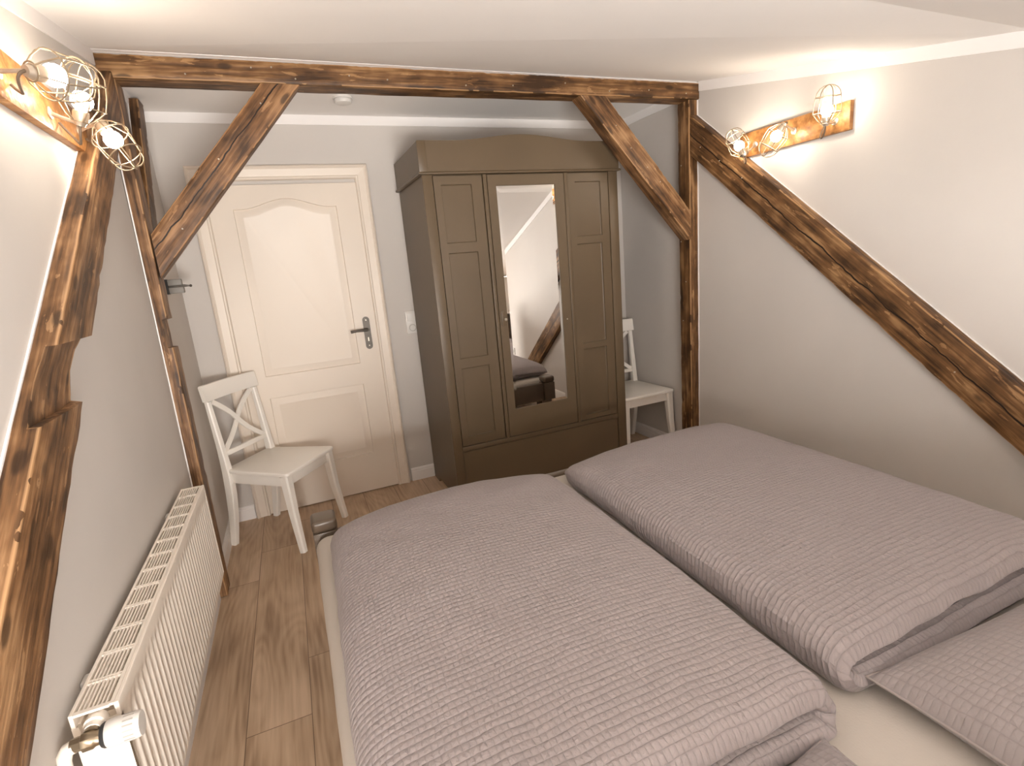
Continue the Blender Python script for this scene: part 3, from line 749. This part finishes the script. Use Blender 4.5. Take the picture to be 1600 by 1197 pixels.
for s in (-1, 1):
    bm = bmesh.new(); ye = s * RY
    box(bm, XB, XF, min(ye, ye - s * .0015), max(ye, ye - s * .0015), RZB, RZT - .058)
    box(bm, XB, XB + .012, min(ye, ye - s * .0015), max(ye, ye - s * .0015), RZT - .058, RZT - .028)
    box(bm, XF - .022, XF, min(ye, ye - s * .0015), max(ye, ye - s * .0015), RZT - .058, RZT - .028)
    link('end_cover', bm, M['rad'], ra, False)
for yk in (-.46, .40):
    bm = bmesh.new(); box(bm, -.0625, XB, yk - .018, yk + .018, RZT - .15, RZT - .018, bev=.006, seg=3); link('wall_bracket', bm, M['plastic'], ra)
# valve set at the near end
yv = -RY - .030; zv = RZT - .028
bm = bmesh.new(); lathe(bm, [(0, -.012), (.019, -.012), (.019, .006), (.015, .008), (.015, .020), (0, .020)], (.0, -RY - .004, zv), (0, -1, 0), 20); link('inlet_collar', bm, M['rad'], ra)
bm = bmesh.new(); lathe(bm, [(0, -.026), (.012, -.026), (.013, -.010), (.017, -.008), (.017, .008), (.014, .012), (.013, .026), (.0, .026)], (-.004, yv - .008, zv - .006), (1, 0, 0), 8)
lathe(bm, [(0, 0), (.013, 0), (.013, .026), (0, .026)], (0, -RY - .006, zv), (0, -1, 0), 12); link('valve_body', bm, M['brass'], ra)
bm = bmesh.new(); lathe(bm, [(0, .022), (.020, .022), (.0225, .026), (.0225, .030), (0, .030)], (-.004, yv - .008, zv - .006), (1, 0, 0), 24); link('black_ring', bm, M['dark'], ra)
bm = bmesh.new()
lathe(bm, [(0, .030), (.0225, .030), (.0250, .036), (.0250, .050), (.0240, .054), (.0240, .078), (.022, .085), (.0, .086)], (-.004, yv - .008, zv - .006), (1, 0, 0), 32)
th = link('thermostat_head', bm, M['plastic'], ra)
bm = bmesh.new()
for k in range(16):
    a = 2 * PI * k / 16
    mt = Matrix.Translation((-.004, yv - .008, zv - .006)) @ Matrix.Rotation(a, 4, 'X')
    box(bm, .059, .076, -.0014, .0014, .0235, .0244, mat=mt)
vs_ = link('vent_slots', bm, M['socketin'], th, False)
bm = bmesh.new(); tube(bm, [(-.026, yv - .008, zv - .008), (-.036, yv - .009, zv - .010), (-.043, yv - .010, zv - .020), (-.045, yv - .011, zv - .034), (-.0455, yv - .012, zv - .10), (-.046, yv - .012, .0)], [.0125, .0125, .0125, .0105, .0095, .0095], 14); link('supply_pipe', bm, M['rad'], ra)
ra.matrix_world = Matrix.Translation(ra.location)

# grey wall hook behind the left post
hk = empty('wall_hook', (XL, 3.055, .026 + H), 0, 'grey metal wall hook with ball-tipped pin behind the left post', 'hook')
bm = bmesh.new(); box(bm, 0, .010, -.022, .022, -.036, .036, bev=.002); link('mounting_plate', bm, M['dark'], hk)
bm = bmesh.new(); box(bm, .010, .070, -.018, .018, .004, .034, bev=.004); box(bm, .010, .074, -.018, .018, -.034, -.004, bev=.004); link('hook_body', bm, M['greymetal'], hk)
bm = bmesh.new(); tube(bm, [(.010, 0, 0), (.078, 0, 0), (.100, 0, -.002)], [.007, .006, .003], 10)
lathe(bm, [(0, -.007), (.005, -.005), (.007, 0), (.005, .005), (0, .007)], (.104, 0, -.002), (1, 0, 0), 12); link('ball_pin', bm, M['steel'], hk)

# ------------------------------------------------------------------ wall lamps
def lamp_head(root, sp, bp, tip, wallx, plate, loc, scale=1.0):
    """sp socket start, bp bulb centre, tip of the cage; all world, converted to root space"""
    L0 = Vector(loc); sp, bp, tip, plate = [Vector(p) - L0 for p in (sp, bp, tip, plate)]
    ax = (bp - sp).normalized()
    sp = bp - ax * .062
    bm = bmesh.new(); lathe(bm, [(0, -.002), (.012, -.002), (.013, .003), (.018, .012), (.019, .030), (.018, .036), (0, .036)], sp, ax, 18)
    so_ = link('lamp_socket', bm, M['fitting'], root)
    bm = bmesh.new()
    prof = [(0, .034), (.012, .034), (.0125, .040)]
    for k in range(0, 11):
        a = -1.05 + (PI / 2 + 1.05) * k / 10; prof.append((max(0, .0255 * math.cos(a)), .062 + .0255 * math.sin(a)))
    prof[-1] = (0, prof[-1][1])
    lathe(bm, prof, sp, ax, 18); link('bulb', bm, M['bulb'], so_)
    # cage
    bm = bmesh.new(); a, b = frame_of(ax); rw_ = .0019
    base = sp + ax * .010; R1, R2, R3 = .034, .054, .048; h1, h2, h3, h4 = .004, .040, .105, .150
    def circ(h, r): return [base + ax * h + (a * math.cos(2 * PI * k / 24) + b * math.sin(2 * PI * k / 24)) * r for k in range(24)]
    for h, r in ((0, .0205), (h2, R2), (h3, R3)): tube(bm, circ(h, r), rw_, 6, closed=True)
    for k in range(6):
        an = 2 * PI * k / 6; dr = a * math.cos(an) + b * math.sin(an)
        P = [base + dr * .0205, base + ax * .012 + dr * R1, base + ax * h2 + dr * R2, base + ax * .075 + dr * (R2 - .001), base + ax * h3 + dr * R3]
        for f in (.25, .5, .75, 1.0): P.append(base + ax * (h3 + (h4 - h3) * math.sin(f * PI / 2)) + dr * R3 * math.cos(f * PI / 2))
        tube(bm, P, rw_, 6)
    link('wire_cage', bm, M['wire'], so_)
    # bracket arm and cable
    side_ = Vector((1 if wallx > 0 else -1, 0, 0))
    bm = bmesh.new(); mid = (sp + plate) / 2
    tube(bm, [plate, plate + (sp - plate) * .35 - side_ * 0, sp + ax * .004], [.0065, .005, .005], 10)
    lathe(bm, [(0, 0), (.016, 0), (.016, .003), (.008, .006), (0, .006)], plate, (-side_.x, 0, 0), 16)
    link('bracket_arm', bm, M['fitting'], root)
    bm = bmesh.new(); lo = plate + Vector((0, .02, -.03)); P = []
    q0 = sp - ax * .002; q3 = plate + Vector((-side_.x * .001, .05, -.012)); q1 = q0 - ax * .05 + Vector((0, 0, -.02)); q2 = (q0 + q3) / 2 + Vector((-side_.x * .02, .03, -.055))
    for k in range(15):
        f = k / 14; P.append(q0 * (1 - f) ** 3 + q1 * 3 * f * (1 - f) ** 2 + q2 * 3 * f * f * (1 - f) + q3 * f ** 3)
    for p in P:
        if side_.x > 0: p.x = min(p.x, plate.x - .003)
        else: p.x = max(p.x, plate.x + .003)
    tube(bm, P, .0034, 8); link('cable', bm, M['cable'], root)
# right lamp
loc = Vector((XR, 2.0, .497 + H))
lr = empty('wall_lamp', loc, 0, 'pine board wall lamp with three caged bulbs on the right wall', 'lamp', 'caged wall lamps')
bm = boxm(-.024, 0, -.308, .305, -.058, .062, bev=.002); o = link('lamp_board', bm, M['pine'], lr)
bx = XR - .0245
lamp_head(lr, (2.29, 2.174, .422 + H), (2.28, 2.207, .484 + H), None or (2.27, 2.241, .57 + H), 1, (bx, 2.20, .49 + H), loc)
lamp_head(lr, (2.31, 1.947, .541 + H), (2.29, 1.989, .48 + H), (2.27, 2.039, .392 + H), 1, (bx, 1.97, .50 + H), loc)
lamp_head(lr, (2.30, 1.741, .469 + H), (2.29, 1.730, .526 + H), (2.28, 1.732, .587 + H), 1, (bx, 1.76, .49 + H), loc)
# left lamp
loc = Vector((XL, 1.87, .515 + H))
ll = empty('wall_lamp', loc, 0, 'pine board wall lamp with three caged bulbs on the left wall', 'lamp', 'caged wall lamps')
bm = boxm(0, .024, -.30, .345, -.060, .060, bev=.002); o = link('lamp_board', bm, M['pine'], ll)
bx = XL + .0245
lamp_head(ll, (-.45, 1.592, .505 + H), (-.41, 1.645, .513 + H), (-.37, 1.67, .51 + H), -1, (bx, 1.62, .51 + H), loc)
lamp_head(ll, (-.44, 1.883, .466 + H), (-.42, 1.872, .523 + H), (-.41, 1.97, .61 + H), -1, (bx, 1.90, .50 + H), loc)
lamp_head(ll, (-.449, 2.070, .547 + H), (-.405, 2.050, .467 + H), (-.34, 1.94, .36 + H), -1, (bx, 2.13, .51 + H), loc)

# ------------------------------------------------------------------ bed
BX0, BX1, BYH, BYF = -.055, 1.845, -.16, 1.96
bed = empty('bed_frame', ((BX0 + BX1) / 2, .9, 0), 0, 'dark brown lacquered wooden double bed frame with rounded corner posts', 'bed')
bed.matrix_world = Matrix.Translation(bed.location)
def B(name, bm, mat=None, smooth=True):
    o = link(name, bm, mat or M['bedwood'], None, smooth); o.parent = bed; o.matrix_parent_inverse = Matrix.Translation(bed.location).inverted(); return o
PT = -.878 + H
for (px, py, pt) in ((BX0 + .042, BYF + .045, PT), (BX1 - .055, BYF + .030, PT - .022), (BX0 + .042, BYH - .03, PT + .33), (BX1 - .042, BYH - .03, PT + .33)):
    B('bed_post', boxm(px - .044, px + .044, py - .050, py + .050, 0, pt - .0485, bev=.0025))
    B('post_cap', boxm(px - .046, px + .046, py - .051, py + .051, pt - .048, pt, bev=.015, seg=5))
B('footboard', boxm(BX0 + .088, BX1 - .103, BYF + .022, BYF + .066,   .16, -.948 + H, bev=.008))
B('headboard', boxm(BX0 + .088, BX1 - .090, BYH - .05, BYH - .012,   .16, PT + .30, bev=.008))  # unseen; raised with its posts to shade the bedding from the added window
for x in (BX0 + .028, BX1 - .028): B('side_rail', boxm(x - .014, x + .014, BYH + .021, BYF - .006, .15, .34, bev=.005))
bm = bmesh.new()
for k in range(14):
    yk = BYH + .08 + k * .145; box(bm, BX0 + .045, BX1 - .045, yk, yk + .07, .245, .262)
B('bed_slats', bm)
# mattress with fitted sheet
MZ = -.925 + H
bm = boxm(BX0 + .002, BX1 - .002, BYH + .03, BYF - .01, .265, MZ, bev=.045, seg=6)
bmesh.ops.subdivide_edges(bm, edges=[e for e in bm.edges if e.calc_length() > .3], cuts=24, use_grid_fill=True)
for v in bm.verts:
    f = .0035 * noise.noise(v.co * 4.0); v.co.z += f if v.co.z > MZ - .02 else 0
    if v.co.z < MZ - .01: v.co.x += .004 * noise.noise(Vector((v.co.x * 3, v.co.y * 7, v.co.z * 9)))
mt_ = link('mattress', bm, M['sheet']); tag(mt_, 'beige fitted sheet over the double mattress, seen between the two duvets', 'mattress')

def folded_duvet(name, label, xfold, xopen, y0n, y0f, base, flip, near, far, side_fn, seed):
    """sheet folded once along y at x=xfold, lying open at xopen; near/far give the end y for a given u 0..1 (0 at fold)"""
    W_ = abs(xopen - xfold); s_ = 1 if xopen > xfold else -1
    half, rad = .027, .029
    zb, zt = base + half, base + half + 2 * rad
    arc = PI * rad; total = 2 * (W_ - rad) + arc
    NSs, NV = 230, 150
    bm = bmesh.new(); uvl = bm.loops.layers.uv.new('UVMap')
    def centre(s, v):
        """returns position, normal, u across, layer -1 bottom .. 1 top"""
        l1 = W_ - rad
        if s < l1: x, z, nx, nz, lay = W_ - s, zb, 0, -1, -1
        elif s < l1 + arc:
            a = (s - l1) / rad; x = rad - rad * math.sin(a); z = zb + rad * (1 - math.cos(a)); nx, nz, lay = -math.sin(a), -math.cos(a), -math.cos(a)
        else: x, z, nx, nz, lay = rad + (s - l1 - arc), zt, 0, 1, 1
        u = x / W_
        ya = near(u, lay); yb = far(u, lay)
        y = ya + (yb - ya) * v
        xx = xfold + s_ * x * 1.0
        fx = side_fn(y)
        xx += fx * (1 - .0)
        return xx, y, z, s_ * nx, nz, u, lay
    outer, inner = [], []
    for i in range(NSs + 1):
        # finer steps at the fold
        s = total * i / NSs
        ro, ri = [], []
        for j in range(NV + 1):
            v = j / NV
            x, y, z, nx, nz, u, lay = centre(s, v)
            Ly = 1.35
            d = min(s, total - s, v * Ly * 1.0, (1 - v) * Ly)
            e = .045; q = min(1, d / e); th = half * math.sqrt(max(0, 1 - (1 - q) ** 2))
            # soft overall shape: sinks towards far end and open side, slightly crowned
            dn, df = v * Ly, (1 - v) * Ly
            dx = min(u, 1) * W_; dxo = (1 - u) * W_
            lift = 0
            if lay > 0:
                lift += .020 * lay * (1 - math.exp(-df / .12)) * (1 - math.exp(-dxo / .15)) * (1 - .6 * math.exp(-dx / .10))
                lift -= .040 * lay * math.exp(-df / .07) + .022 * lay * math.exp(-dn / .05)
                lift -= .022 * lay * math.exp(-dxo / .05)
            big = noise.noise(Vector((x * 2.2 + seed, y * 2.2, lay * 3)))
            lift += .010 * big * (1 if lay > 0 else .2)
            wv = noise.noise(Vector((x * 9 + seed, y * 7, lay * 5 + 3)))
            crump = .004 + .014 * math.exp(-dn / .05)
            lift += crump * wv * (1 if lay > -.5 else .0)
            yy = y + (.010 * noise.noise(Vector((x * 7, lay * 2 + seed, z * 12)))) * math.exp(-min(dn, df) / .08)
            xx = x + .006 * noise.noise(Vector((y * 9, lay * 2 + seed, z * 14))) * math.exp(-min(dx, dxo) / .06)
            P = Vector((xx, yy, z + lift)); N = Vector((nx, 0, nz))
            ro.append(P + N * th)
            ri.append(P - N * max(0, th - .001))
        outer.append(ro); inner.append(ri)
    VO = [[None] * (NV + 1) for _ in range(NSs + 1)]; VI = [[None] * (NV + 1) for _ in range(NSs + 1)]
    for i in range(NSs + 1):
        for j in range(NV + 1):
            border = i in (0, NSs) or j in (0, NV)
            p = outer[i][j]; p.z = max(p.z, base + .0005)
            VO[i][j] = bm.verts.new(p)
            if border: VI[i][j] = VO[i][j]
            else:
                q = inner[i][j]; q.z = max(q.z, base + .0008); VI[i][j] = bm.verts.new(q)
    for G, rev in ((VO, False), (VI, True)):
        for i in range(NSs):
            for j in range(NV):
                f = [G[i][j], G[i + 1][j], G[i + 1][j + 1], G[i][j + 1]]
                uv = [(i, j), (i + 1, j), (i + 1, j + 1), (i, j + 1)]
                if rev: f.reverse(); uv.reverse()
                try: fc = bm.faces.new(f)
                except ValueError: continue
                for lp_, (a, b) in zip(fc.loops, uv): lp_[uvl].uv = (a / NSs * total, b / NV * 1.33)
    me_bm = bm
    o = link(name, me_bm, M['duvet']); tag(o, label, 'duvet', 'folded duvets on the bed'); return o
DB = MZ + .002
def far_fn(mid, bulge, cut):
    return lambda u, lay: mid + bulge * math.sin(PI * min(1, max(0, u))) ** .6 - cut * max(0, 1 - u / .15) ** 2 * .0
folded_duvet('duvet', 'folded taupe quilted duvet on the left half of the bed', .800, -.034, 0, 0, DB, False,
             lambda u, lay: .535 + .010 * lay + .012 * u,
             lambda u, lay: 1.775 + .115 * math.sin(PI * min(1, max(0, u * .94 + .03))) ** .7 + .01 * lay,
             lambda y: .032 * (y - .55) / 1.25, 1.0)
folded_duvet('duvet', 'folded taupe quilted duvet on the right half of the bed, towards the right wall', .912, 1.810, 0, 0, DB, False,
             lambda u, lay: .575 + .012 * lay + .010 * u,
             lambda u, lay: 1.79 + .105 * math.sin(PI * min(1, max(0, u * .62 + .04))) ** .7 + .01 * lay,
             lambda y: .038 * (y - .55) / 1.25, 7.0)

def pillow(name, label, cx, cy, w, d, h, rz, tilt=0):
    bm = bmesh.new(); uvl = bm.loops.layers.uv.new('UVMap'); N = 70; top = []; bot = []
    for i in range(N + 1):
        rt, rb = [], []
        for j in range(N + 1):
            u, v = -1 + 2 * i / N, -1 + 2 * j / N
            k = 1 - .06 * (1 - abs(u) ** 2) * abs(v) ** 3; l = 1 - .06 * (1 - abs(v) ** 2) * abs(u) ** 3
            x, y = u * w / 2 * l, v * d / 2 * k
            t = (max(0, 1 - abs(u) ** 2.6) * max(0, 1 - abs(v) ** 2.6)) ** .48
            nz_ = noise.noise(Vector((x * 5, y * 5, rz * 9 + 2))) * .010
            rt.append((x, y, .046 + (h * .60) * t + nz_ * t)); rb.append((x, y, max(.0, .046 - h * .38 * t)))
        top.append(rt); bot.append(rb)
    VT = [[bm.verts.new(p) for p in r] for r in top]
    VB = [[VT[i][j] if i in (0, N) or j in (0, N) else bm.verts.new(bot[i][j]) for j in range(N + 1)] for i in range(N + 1)]
    for G, rev in ((VT, False), (VB, True)):
        for i in range(N):
            for j in range(N):
                f = [G[i][j], G[i + 1][j], G[i + 1][j + 1], G[i][j + 1]]; uv = [(i, j), (i + 1, j), (i + 1, j + 1), (i, j + 1)]
                if rev: f.reverse(); uv.reverse()
                fc = bm.faces.new(f)
                for lp_, (a, b) in zip(fc.loops, uv): lp_[uvl].uv = (b / N * d, a / N * w)
    o = link(name, bm, M['pillow']); o.location = (cx, cy, MZ + .002); o.rotation_euler = (0, 0, rz); tag(o, label, 'pillow', 'pillows at the head of the bed')
    b2 = bmesh.new(); loop = [Vector(top[i][0]) for i in range(0, N)] + [Vector(top[N][j]) for j in range(0, N)] + [Vector(top[i][N]) for i in range(N, 0, -1)] + [Vector(top[0][j]) for j in range(N, 0, -1)]
    tube(b2, loop[::3], .0028, 6, closed=True); uv2 = b2.loops.layers.uv.new('UVMap')
    q = link('piping', b2, M['sheetpipe'], o); return o
M['sheetpipe'] = painted('taupe_piping', (.32, .28, .27), .8)
pillow('pillow', 'taupe quilted pillow on the right half of the bed, behind the folded duvet', 1.335, .19, .80, .74, .18, math.radians(-2))
pillow('pillow', 'taupe quilted pillow at the bottom edge, on the left half of the bed', .375, .135, .78, .74, .17, math.radians(2))
